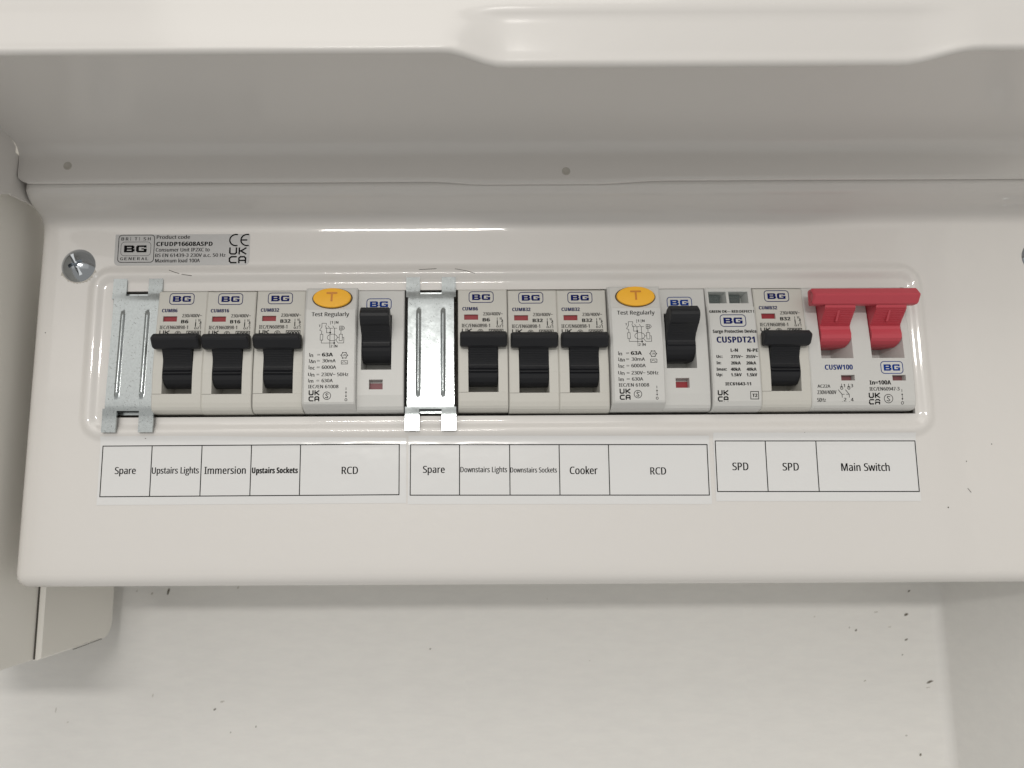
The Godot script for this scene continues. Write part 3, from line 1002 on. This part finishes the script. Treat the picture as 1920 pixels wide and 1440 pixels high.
func residual(at: Vector3, label: String, flag: String):
	var t := thing("residual_current_switch", label, "residual current switch", at, "residual current switches with yellow test buttons")
	var low := [Vector2(0.0, 0.8), Vector2(0.3, 2.4), Vector2(0.9, 3.3), Vector2(2.0, 3.9), Vector2(6.0, 4.3), Vector2(16.0, 4.4), Vector2(30.0, 3.8), Vector2(44.0, 2.5), Vector2(44.4, 2.2)]
	var high := [Vector2(0.0, 1.2), Vector2(0.9, 4.2), Vector2(2.0, 6.2), Vector2(2.5, 6.9), Vector2(3.2, 7.2), Vector2(12.0, 7.5), Vector2(22.0, 7.5), Vector2(36.35, 6.6), Vector2(36.5, 6.1), Vector2(36.7, 6.0), Vector2(44.2, 4.6), Vector2(44.8, 4.2)]
	var st := st_new()
	nose(st, 18.7, 35.3, low, [[Rect2(20.2, 15.0, 10.7, 20.0), -6.0, 0.6], [Rect2(23.1, 8.0, 4.85, 3.5), 1.2, 0.1]], -40.0, 0.15, 0.35)
	put("body", st, "cool_plastic", t)
	st = st_new()
	nose(st, 0.2, 18.7, high, [], -40.0, 0.8, 0.45)
	put("front_block", st, "cool_plastic", t)
	st = st_new()
	box(st, Vector3(23.2, 8.1, 1.0), Vector3(27.85, 10.5, 2.2), 0.1)
	put("status_flag", st, flag, t)
	# lever
	st = st_new()
	var lev := [Vector2(-5, 18.4), Vector2(0.6, 18.0), Vector2(2.4, 18.8), Vector2(3.6, 20.0), Vector2(4.6, 21.6), Vector2(5.0, 22.8), Vector2(4.7, 23.2), Vector2(4.9, 23.5), Vector2(4.6, 24.5)]
	for k in 10:
		var y := 25.0 + k * 0.5
		var z := lerpf(4.6, 9.6, pow(k / 10.0, 1.25))
		lev.append(Vector2(z, y))
		lev.append(Vector2(z + 0.12, y + 0.2))
	lev.append_array([Vector2(10.2, 30.2), Vector2(11.3, 31.4), Vector2(11.9, 32.6), Vector2(12.0, 33.6), Vector2(11.5, 34.6), Vector2(9.9, 36.1), Vector2(8.8, 36.4), Vector2(6.5, 35.8), Vector2(2.0, 32.0), Vector2(-5, 27)])
	extrude_x(st, lev, 20.45, 30.65, 0.35)
	put("lever", st, "black_plastic", t)
	# oval test button with a sunk T
	st = st_new()
	var n := 40
	var c := Vector2(9.85, 40.72)
	var tilt := func(y: float) -> float: return 6.0 - (y - 36.7) * 0.187
	var rim := func(s: float, dz: float, a: float) -> Vector3:
		var x := c.x + cos(a) * 6.75 * s
		var y := c.y + sin(a) * 3.75 * s
		return Vector3(x, y, tilt.call(y) + dz)
	for k in n:
		var a := TAU * k / n
		var b := TAU * (k + 1) / n
		for r in [[1.0, -0.5, 1.0, 0.85], [1.0, 0.85, 0.985, 1.1], [0.985, 1.1, 0.93, 1.25]]:
			quad(st, rim.call(r[0], r[1], a), rim.call(r[0], r[1], b), rim.call(r[2], r[3], b), rim.call(r[2], r[3], a))
		tri(st, Vector3(c.x, c.y, tilt.call(c.y) + 1.4), rim.call(0.93, 1.25, a), rim.call(0.93, 1.25, b))
	var btn := put("test_button", st, "yellow_plastic", t)
	st = st_new()
	var face := func(_x, y): return tilt.call(y) + 1.42
	bar(st, 7.9, 42.1, 11.7, 42.75, face)
	bar(st, 9.45, 39.2, 10.15, 42.1, face)
	put("letter", st, "yellow_plastic", btn, false).mesh.surface_set_material(0, yellow_deep())
	st = st_new(true)
	for k in n:
		var a := TAU * k / n
		var b := TAU * (k + 1) / n
		quad(st, rim.call(1.07, 0.03, a), rim.call(1.07, 0.03, b), rim.call(1.0, 0.03, b), rim.call(1.0, 0.03, a))
	put("button_gap", st, "seam", t)
	# print
	var zl := func(_x, y): return interp(low, y) + 0.03
	var zh := func(_x, y): return interp(high, y) + 0.03
	st = st_new()
	logo(st, 21.8, 37.1, 8.75, 4.1, zl)
	put("blue_print", st, "print_bright_blue", t, false)
	st = st_new()
	var lines := [["Test Regularly", 2.9, 33.85, 13.2, 1.44], ["I", 2.54, 19.26, 0.37, 1.2], ["n", 3.05, 19.04, 0.85, 1.25], ["=", 5.39, 19.3, 0.93, 1.1], ["I", 2.5, 17.11, 0.38, 1.14], ["Δn", 3.04, 16.89, 1.73, 1.2], ["=", 5.29, 17.15, 1.0, 1.1], ["30mA", 7.24, 17.12, 4.56, 1.17], ["I", 2.41, 14.85, 0.37, 1.16], ["nc", 2.97, 14.59, 1.61, 1.25], ["=", 5.34, 14.85, 0.93, 1.1], ["6000A", 7.05, 14.82, 4.95, 1.2], ["U", 2.38, 12.34, 0.96, 1.16], ["n", 3.56, 12.08, 0.93, 1.3], ["=", 5.31, 12.3, 0.93, 1.1], ["230V~ 50Hz", 6.98, 12.25, 9.3, 1.22], ["I", 2.4, 10.15, 0.31, 1.15], ["m", 2.9, 9.96, 1.27, 1.2], ["=", 5.24, 10.15, 0.98, 1.1], ["630A", 7.09, 10.12, 3.83, 1.16], ["IEC/EN 61008", 2.46, 8.02, 10.45, 1.19]]
	for l in lines:
		text(st, l[0], l[1], l[2], l[3], l[4], zh)
	text(st, "63A", 7.04, 19.24, 3.78, 1.26, zh, "bold")
	ukca(st, 2.64, 3.45, 3.75, 3.89, zh)
	s_mark(st, 8.98, 5.4, 1.32, zh)
	on_off(st, 15.6, 3.54, 4.66, zh)
	stroke(st, arc(14.8, 19.6, 1.1, 1.1, 0, 360, 6), 0.2, zh)
	for k in 6:
		dot(st, Vector2(14.8 + cos(TAU * k / 6.0) * 1.15, 19.6 + sin(TAU * k / 6.0) * 1.15), 0.2, zh)
	text(st, "-25", 14.15, 19.35, 1.3, 0.6, zh)
	stroke(st, [Vector2(13.8, 16.5), Vector2(16.0, 16.5), Vector2(16.0, 17.7), Vector2(13.8, 17.7)], 0.16, zh, true)
	stroke(st, [Vector2(14.1, 16.9), Vector2(14.5, 17.3), Vector2(14.9, 17.3), Vector2(15.3, 16.9), Vector2(15.7, 16.9)], 0.14, zh)
	circuit(st, zh)
	put("black_print", st, "print_black", t, false)


func yellow_deep() -> StandardMaterial3D:
	if not mats.has("yellow_deep"):
		mat("yellow_deep", Color(0.80, 0.50, 0.08), 0.5)
	return mats["yellow_deep"]


func circuit(st: SurfaceTool, zf: Callable):
	# wiring diagram of the residual current switch: box 5.5..14.5 by 22.4..32
	var o := Vector2(5.48, 22.4)
	var P := func(u: float, v: float) -> Vector2: return o + Vector2(u * 9.0, v * 9.6)
	var w := 0.15
	for l in [[[0.46, 1.0], [0.46, 0.88]], [[0.63, 1.0], [0.63, 0.88]], [[0.13, 0.78], [0.13, 0.92], [0.3, 0.92], [0.3, 0.84]], [[0.26, 0.83], [0.32, 0.72], [0.32, 0.56], [0.46, 0.56]], [[0.37, 0.82], [0.46, 0.70], [0.46, 0.0]], [[0.56, 0.82], [0.63, 0.70], [0.63, 0.0]], [[0.28, 0.73], [0.40, 0.73]], [[0.46, 0.73], [0.56, 0.73]], [[0.62, 0.73], [0.72, 0.73]], [[0.13, 0.78], [0.05, 0.66], [0.13, 0.62], [0.13, 0.50]], [[0.13, 0.28], [0.13, 0.17], [0.63, 0.17]], [[0.88, 0.70], [0.88, 0.50]], [[0.74, 0.38], [0.82, 0.38]], [[0.70, 0.27], [0.78, 0.17], [1.0, 0.17], [1.0, 0.38], [0.94, 0.38]], [[0.98, 0.80], [1.02, 0.73], [0.98, 0.68]]]:
		var pts := []
		for q in l:
			pts.append(P.call(q[0], q[1]))
		stroke(st, pts, w, zf)
	for r in [[0.08, 0.28, 0.18, 0.50], [0.82, 0.26, 0.94, 0.50], [0.82, 0.66, 0.95, 0.81]]:
		stroke(st, [P.call(r[0], r[1]), P.call(r[2], r[1]), P.call(r[2], r[3]), P.call(r[0], r[3])], w, zf, true)
	stroke(st, [P.call(0.885, 0.66), P.call(0.885, 0.81)], w, zf)
	stroke(st, [P.call(0.82, 0.735), P.call(0.95, 0.735)], w, zf)
	var c: Vector2 = P.call(0.55, 0.38)
	stroke(st, arc(c.x, c.y, 1.75, 1.2, 0, 360, 20), w, zf)
	dot(st, P.call(0.46, 0.56), 0.34, zf)
	dot(st, P.call(0.63, 0.17), 0.34, zf)
	text(st, "1", o.x + 4.55, o.y + 8.7, 0.4, 0.9, zf)
	text(st, "N", o.x + 6.1, o.y + 8.7, 0.8, 0.9, zf)
	text(st, "2", o.x + 4.45, o.y + 0.05, 0.6, 0.9, zf)
	text(st, "N", o.x + 6.0, o.y + 0.05, 0.8, 0.9, zf)
	text(st, "T", o.x + 0.1, o.y + 7.5, 0.6, 0.8, zf)


func surge(at: Vector3):
	var t := thing("surge_protector", "grey surge protective device with two dark green indicator windows on top", "surge protector", at)
	var prof := [Vector2(-0.2, 1.0), Vector2(0.1, 2.8), Vector2(0.6, 4.0), Vector2(1.4, 4.9), Vector2(3.0, 5.6), Vector2(8.0, 6.0), Vector2(16.0, 6.0), Vector2(24.0, 5.6), Vector2(31.0, 4.9), Vector2(37.2, 4.1), Vector2(37.35, 3.5), Vector2(37.6, 3.45), Vector2(44.4, 2.4), Vector2(44.9, 1.9)]
	var st := st_new()
	nose(st, 0.15, 17.15, prof, [[Rect2(1.25, 38.7, 6.3, 4.5), -3.0, 0.5], [Rect2(8.5, 38.7, 6.9, 4.5), -3.0, 0.5]], -40.0, 0.5, 0.5)
	put("body", st, "cool_plastic", t)
	for x in [1.6, 9.0]:
		st = st_new()
		box(st, Vector3(x, 39.1, -2.9), Vector3(x + 4.6, 42.7, 0.4), 0.5)
		put("indicator", st, "indicator_green", t)
	st = st_new()
	box(st, Vector3(1.0, 38.5, 2.75), Vector3(15.7, 43.4, 3.15), 0.15)
	put("clear_window", st, "clear_plastic", t)
	var zf := func(_x, y): return interp(prof, y) + 0.03
	st = st_new()
	logo(st, 4.35, 29.8, 9.0, 4.36, zf)
	text(st, "CUSPDT21", 2.45, 23.8, 13.4, 2.21, zf, "bold")
	put("blue_print", st, "print_blue", t, false)
	st = st_new()
	text(st, "GREEN OK— RED:DEFECT !", 0.75, 34.95, 15.9, 0.95, zf, "bold")
	text(st, "Surge Protective Device", 1.35, 27.4, 15.4, 1.18, zf, "bold")
	for l in [["L-N", 7.05, 20.47, 2.5, 1.19], ["N-PE", 12.9, 20.43, 3.7, 1.2], ["Uc:", 1.89, 18.3, 2.08, 1.0], ["275V~", 6.97, 18.22, 4.2, 1.05], ["255V~", 12.25, 18.19, 4.15, 1.05], ["In:", 1.76, 16.01, 1.57, 1.02], ["20kA", 6.83, 15.89, 3.35, 1.07], ["20kA", 12.2, 15.86, 3.39, 1.07], ["Imax:", 1.64, 13.75, 3.55, 1.02], ["40kA", 6.63, 13.65, 3.41, 1.1], ["40kA", 12.15, 13.63, 3.43, 1.09], ["Up:", 1.53, 11.81, 2.08, 1.02], ["1.5kV", 6.55, 11.71, 3.73, 1.09], ["1.5kV", 12.03, 11.68, 3.66, 1.09], ["IEC61643-11", 4.43, 8.48, 8.92, 1.11]]:
		text(st, l[0], l[1], l[2], l[3], l[4], zf, "bold")
	ukca(st, 1.62, 2.86, 3.72, 3.99, zf)
	stroke(st, [Vector2(13.1, 3.7), Vector2(15.85, 3.7), Vector2(15.85, 6.3), Vector2(13.1, 6.3)], 0.24, zf, true)
	text(st, "T2", 13.7, 4.4, 1.7, 1.15, zf, "bold")
	put("black_print", st, "print_black", t, false)


func main_switch(at: Vector3):
	var t := thing("main_switch", "double-width grey main switch with a red handle bar across two legs", "main switch", at)
	var prof := [Vector2(0.0, 0.8), Vector2(0.2, 2.4), Vector2(0.7, 3.5), Vector2(1.5, 4.2), Vector2(3.0, 4.6), Vector2(9.0, 4.8), Vector2(18.0, 4.7), Vector2(26.0, 4.3), Vector2(36.0, 3.3), Vector2(44.2, 2.2), Vector2(44.6, 1.8)]
	var st := st_new()
	nose(st, 0.2, 36.7, prof, [[Rect2(4.5, 18.2, 11.3, 20.0), -7.0, 2.2], [Rect2(22.3, 18.2, 11.5, 20.0), -7.0, 2.2], [Rect2(10.8, 10.2, 4.8, 2.0), 1.6, 0.1], [Rect2(28.8, 10.1, 4.7, 2.0), 1.6, 0.1]], -40.0, 0.35, 0.5)
	put("body", st, "cool_plastic", t)
	var zf := func(_x, y): return interp(prof, y) + 0.03
	for x in [10.9, 28.9]:
		st = st_new()
		box(st, Vector3(x, 10.25, 1.5), Vector3(x + 4.5, 12.1, 2.6), 0.1)
		put("status_flag", st, "flag_dull", t)
	# two legs
	for x in [4.75, 22.6]:
		st = st_new()
		var leg := [Vector2(-6, 23.3), Vector2(0.8, 22.9), Vector2(2.8, 23.5), Vector2(4.3, 24.4), Vector2(5.1, 25.3), Vector2(5.3, 26.6), Vector2(4.9, 27.7), Vector2(4.5, 28.6), Vector2(4.5, 29.4)]
		for k in 11:
			var y := 29.8 + k * 0.52
			var z := lerpf(4.6, 9.6, k / 10.0)
			leg.append(Vector2(z, y))
			leg.append(Vector2(z + 0.24, y + 0.16))
			leg.append(Vector2(z + 0.06, y + 0.30))
		leg.append_array([Vector2(10.0, 36.8), Vector2(9.5, 39.6), Vector2(4.0, 39.6), Vector2(-6, 33)])
		extrude_x(st, leg, x, x + 10.6, 0.35)
		var lg := put("handle_leg", st, "red_plastic", t)
		# raised slanting mark on the grip
		st = st_new()
		extrude_x(st, [Vector2(6.0, 31.0), Vector2(6.7, 31.0), Vector2(9.1, 34.4), Vector2(8.4, 34.4)], x + 4.6, x + 5.3, 0.1)
		put("grip_rib", st, "red_plastic", lg)
	# the bar that joins them
	st = st_new()
	extrude_x(st, [Vector2(7.6, 41.5), Vector2(8.2, 42.0), Vector2(10.2, 42.0), Vector2(10.7, 41.8), Vector2(12.6, 39.5), Vector2(12.7, 39.1), Vector2(12.5, 38.7), Vector2(10.7, 36.4), Vector2(10.3, 36.2), Vector2(7.7, 36.3)], -0.3, 36.9, 0.5)
	put("handle_bar", st, "red_plastic", t)
	st = st_new(true)
	for k in 12:
		var a := TAU * k / 12
		var b := TAU * (k + 1) / 12
		var r := func(q: float, x: float, rad: float) -> Vector3: return Vector3(x, 39.0 + sin(q) * rad * 1.25, 10.2 + cos(q) * rad)
		quad(st, r.call(a, -0.36, 1.5), r.call(b, -0.36, 1.5), r.call(b, -0.36, 0.9), r.call(a, -0.36, 0.9))
		quad(st, r.call(a, -0.36, 1.5), r.call(b, -0.36, 1.5), r.call(b, -0.28, 1.6), r.call(a, -0.28, 1.6))
	put("bar_end", st, "red_plastic", t)
	# print
	st = st_new()
	text(st, "CUSW100", 5.4, 14.1, 9.75, 1.76, zf, "bold")
	logo(st, 25.1, 12.65, 7.65, 4.28, zf)
	put("blue_print", st, "print_bright_blue", t, false)
	st = st_new()
	for l in [["AC22A", 2.28, 7.7, 4.45, 1.1], ["230V/400V", 2.11, 5.44, 6.62, 1.32], ["50Hz", 1.91, 2.74, 2.94, 1.32], ["IEC/EN60947-3", 20.46, 6.58, 10.43, 1.24]]:
		text(st, l[0], l[1], l[2], l[3], l[4], zf)
	text(st, "In=100A", 20.64, 8.71, 7.45, 1.46, zf, "bold")
	ukca(st, 19.99, 1.72, 3.94, 4.12, zf)
	s_mark(st, 26.85, 3.75, 1.5, zf)
	on_off(st, 31.7, 1.77, 5.16, zf)
	for k in 2:
		var x := 10.7 + k * 2.5
		stroke(st, [Vector2(x, 9.0), Vector2(x, 7.9)], 0.17, zf)
		stroke(st, arc(x, 7.5, 0.42, 0.42, 0, 360, 10), 0.19, zf)
		stroke(st, [Vector2(x - 0.45, 8.1), Vector2(x + 0.4, 8.1)], 0.15, zf)
		stroke(st, [Vector2(x - 1.2, 6.9), Vector2(x, 5.3), Vector2(x, 2.8)], 0.2, zf)
		stroke(st, [Vector2(x - 0.1 - 0.9 * k, 5.35), Vector2(x + 0.8 - 0.9 * k, 5.35)], 0.17, zf)
		text(st, ["1", "3"][k], x + 0.75, 7.8, [0.4, 0.75][k], 1.15, zf)
		text(st, ["2", "4"][k], x + 0.5, 2.85, 0.85, 1.2, zf)
	put("black_print", st, "print_black", t, false)


# ---------------------------------------------------------------- labels and screw
func build_labels():
	label_strip(Vector3(-127.4, 3.2, 0), Vector2(-1.0, -2.9), Vector2(107.0, 21.1), [0.0, 17.35, 34.95, 52.4, 69.7, 104.5], 17.7, 0.0,
		[["Spare", 4.76, 7.84, 7.25, 2.45, "regular"], ["Upstairs Lights", 17.75, 7.89, 16.4, 2.22, "regular"], ["Immersion", 36.18, 7.65, 14.45, 2.51, "regular"], ["Upstairs Sockets", 52.9, 7.77, 16.0, 1.98, "bold"], ["RCD", 84.39, 7.31, 5.61, 2.56, "regular"]],
		"white label strip reading Spare, Upstairs Lights, Immersion, Upstairs Sockets, RCD", 0.1)
	label_strip(Vector3(-19.1, 3.2, 0), Vector2(-0.7, -3.1), Vector2(105.4, 20.8), [0.1, 17.35, 35.0, 52.45, 69.85, 104.6], 17.65, 0.0,
		[["Spare", 4.57, 7.74, 7.54, 2.45, "regular"], ["Downstairs Lights", 17.7, 7.97, 16.3, 1.86, "regular"], ["Downstairs Sockets", 35.2, 7.88, 16.3, 1.74, "regular"], ["Cooker", 56.09, 7.3, 9.65, 2.62, "regular"], ["RCD", 84.33, 7.15, 5.44, 2.51, "regular"]],
		"white label strip reading Spare, Downstairs Lights, Downstairs Sockets, Cooker, RCD", -0.28)
	label_strip(Vector3(88.3, 3.9, 0), Vector2(-0.5, -3.3), Vector2(71.0, 20.6), [0.15, 17.8, 35.65, 70.6], 17.7, 0.0,
		[["SPD", 5.82, 7.41, 5.5, 2.68, "regular"], ["SPD", 23.42, 7.3, 5.61, 2.68, "regular"], ["Main Switch", 44.0, 7.15, 16.89, 2.68, "regular"]],
		"short white label strip reading SPD, SPD, Main Switch", -0.28)
	# rating sticker, upper left
	var t := thing("rating_sticker", "silver grey rating sticker with product code, above the left end of the row", "sticker", Vector3(-127.4, 87.4, 0))
	var st := st_new()
	plate(st, rounded(-0.5, -0.4, 49.0, 12.6, 1.6), 0.01, 0.09, 0.0)
	put("foil", st, "silver_sticker", t)
	var zf := func(_x, _y): return 0.12
	st = st_new()
	stroke(st, Array(rounded(0.8, 0.8, 13.9, 11.2, 1.2, 4)), 0.24, zf, true)
	stroke(st, Array(rounded(1.75, 3.3, 12.7, 8.55, 1.3, 4)), 0.13, zf, true)
	block_letters(st, 2.9, 4.6, 8.35, 2.65, zf)
	for k in 7:
		text(st, "BRITISH"[k], 1.75 + k * 1.62, 9.15, 0.95 if k != 2 and k != 4 else 0.22, 1.2, zf)
		text(st, "GENERAL"[k], 1.75 + k * 1.55, 1.62, 1.0, 1.1, zf)
	for l in [["Product code", 14.7, 9.7, 12.2, 1.34], ["Consumer Unit IP2XC to", 14.6, 4.82, 19.7, 1.37], ["BS EN 61439-3 230V a.c. 50 Hz", 14.5, 2.75, 25.7, 1.3], ["Maximum load 100A", 14.6, 0.69, 16.3, 1.36]]:
		text(st, l[0], l[1], l[2], l[3], l[4], zf)
	text(st, "CFUDP16608ASPD", 14.7, 6.92, 20.6, 1.6, zf, "bold")
	stroke(st, arc(43.9, 9.1, 2.3, 2.15, 80, 280, 14), 0.5, zf)
	stroke(st, arc(48.0, 9.1, 2.3, 2.15, 80, 280, 14), 0.5, zf)
	stroke(st, [Vector2(45.8, 9.1), Vector2(47.8, 9.1)], 0.5, zf)
	ukca(st, 41.5, 0.2, 6.4, 6.1, zf, 0.55)
	put("black_print", st, "print_black", t, false)


func label_strip(at: Vector3, lo: Vector2, hi: Vector2, bars: Array, h: float, y0: float, words: Array, label: String, turn: float):
	var t := thing("label_strip", label, "label", at, "white label strips under the switches")
	t.rotation_degrees.z = turn
	var surf := func(x: float, y: float) -> float:
		var gx := at.x + x
		var gy := at.y + y
		var ease := 0.10 * exp(-pow((gy - 20.9) / 0.55, 2.0)) * (0.55 + 0.45 * sin(gx * 0.23) * cos(gx * 0.071))
		return 0.10 + bead_height(gx, gy) * 0.9 + ease
	var st := st_new(true)
	var ys := [lo.y, 2.0, 6.0, 10.0, 14.0]
	var y := 15.5
	while y < hi.y:
		ys.append(y)
		y += 0.22
	ys.append(hi.y)
	ys = merged(ys)
	var n := 40
	for i in n:
		var a := lerpf(lo.x, hi.x, float(i) / n)
		var b := lerpf(lo.x, hi.x, float(i + 1) / n)
		for j in ys.size() - 1:
			quad(st, Vector3(a, ys[j], surf.call(a, ys[j])), Vector3(b, ys[j], surf.call(b, ys[j])), Vector3(b, ys[j + 1], surf.call(b, ys[j + 1])), Vector3(a, ys[j + 1], surf.call(a, ys[j + 1])))
	put("tape", st, "label_tape", t)
	var zf := func(x, yy): return surf.call(x, yy) + 0.04
	st = st_new()
	for x in bars:
		for k in 24:
			bar(st, x - 0.16, y0 + h * k / 24.0, x + 0.16, y0 + h * (k + 1) / 24.0, zf)
	for yy in [y0, y0 + h]:
		for k in 20:
			bar(st, lerpf(bars[0] - 0.13, bars[-1] + 0.13, k / 20.0), yy - 0.16, lerpf(bars[0] - 0.13, bars[-1] + 0.13, (k + 1) / 20.0), yy + 0.16, zf)
	for w in words:
		text(st, w[0], w[1], w[2], w[3], w[4], zf, w[5])
	put("black_print", st, "print_black", t, false)


func build_screw(at: Vector3, label: String, turn: float):
	var t := thing("cover_screw", label, "screw", at)
	t.rotation_degrees.z = turn
	var c := CSGCombiner3D.new()
	c.name = "screw_head"
	c.scale = Vector3.ONE * MM
	var ball := CSGSphere3D.new()
	ball.name = "dome"
	ball.radius = 8.2
	ball.radial_segments = 48
	ball.rings = 40
	ball.position = Vector3(0, 0, -5.3)
	ball.material = mats["zinc_screw"]
	ball.smooth_faces = true
	c.add_child(ball)
	var cut := CSGBox3D.new()
	cut.name = "underside"
	cut.size = Vector3(40, 40, 20)
	cut.position = Vector3(0, 0, -10.0)
	cut.operation = CSGShape3D.OPERATION_SUBTRACTION
	cut.material = mats["zinc_screw"]
	c.add_child(cut)
	for s in [[Vector3(1.25, 11.4, 6), 26.0, 4.6], [Vector3(1.3, 5.2, 6), -66.0, 3.6]]:
		var b := CSGBox3D.new()
		b.name = "slot"
		b.size = s[0]
		b.rotation_degrees = Vector3(0, 0, s[1])
		b.position = Vector3(0, 0, s[2])
		b.operation = CSGShape3D.OPERATION_SUBTRACTION
		b.material = mats["zinc_screw"]
		c.add_child(b, true)
	t.add_child(c)
	var st := st_new()
	for k in 14:
		var a := deg_to_rad(200.0 + k * 10.0)
		var q := Vector3(cos(a) * 6.3, sin(a) * 6.3, 0.05)
		var n := Vector3(cos(a + 0.18), sin(a + 0.18), 0) * (6.6 + rng.randf() * 0.7) + Vector3(0, 0, 0.05)
		tri(st, q, n, Vector3(cos(a + 0.3) * 6.2, sin(a + 0.3) * 6.2, 0.07))
	put("paint_crack", st, "chip_soft", t)
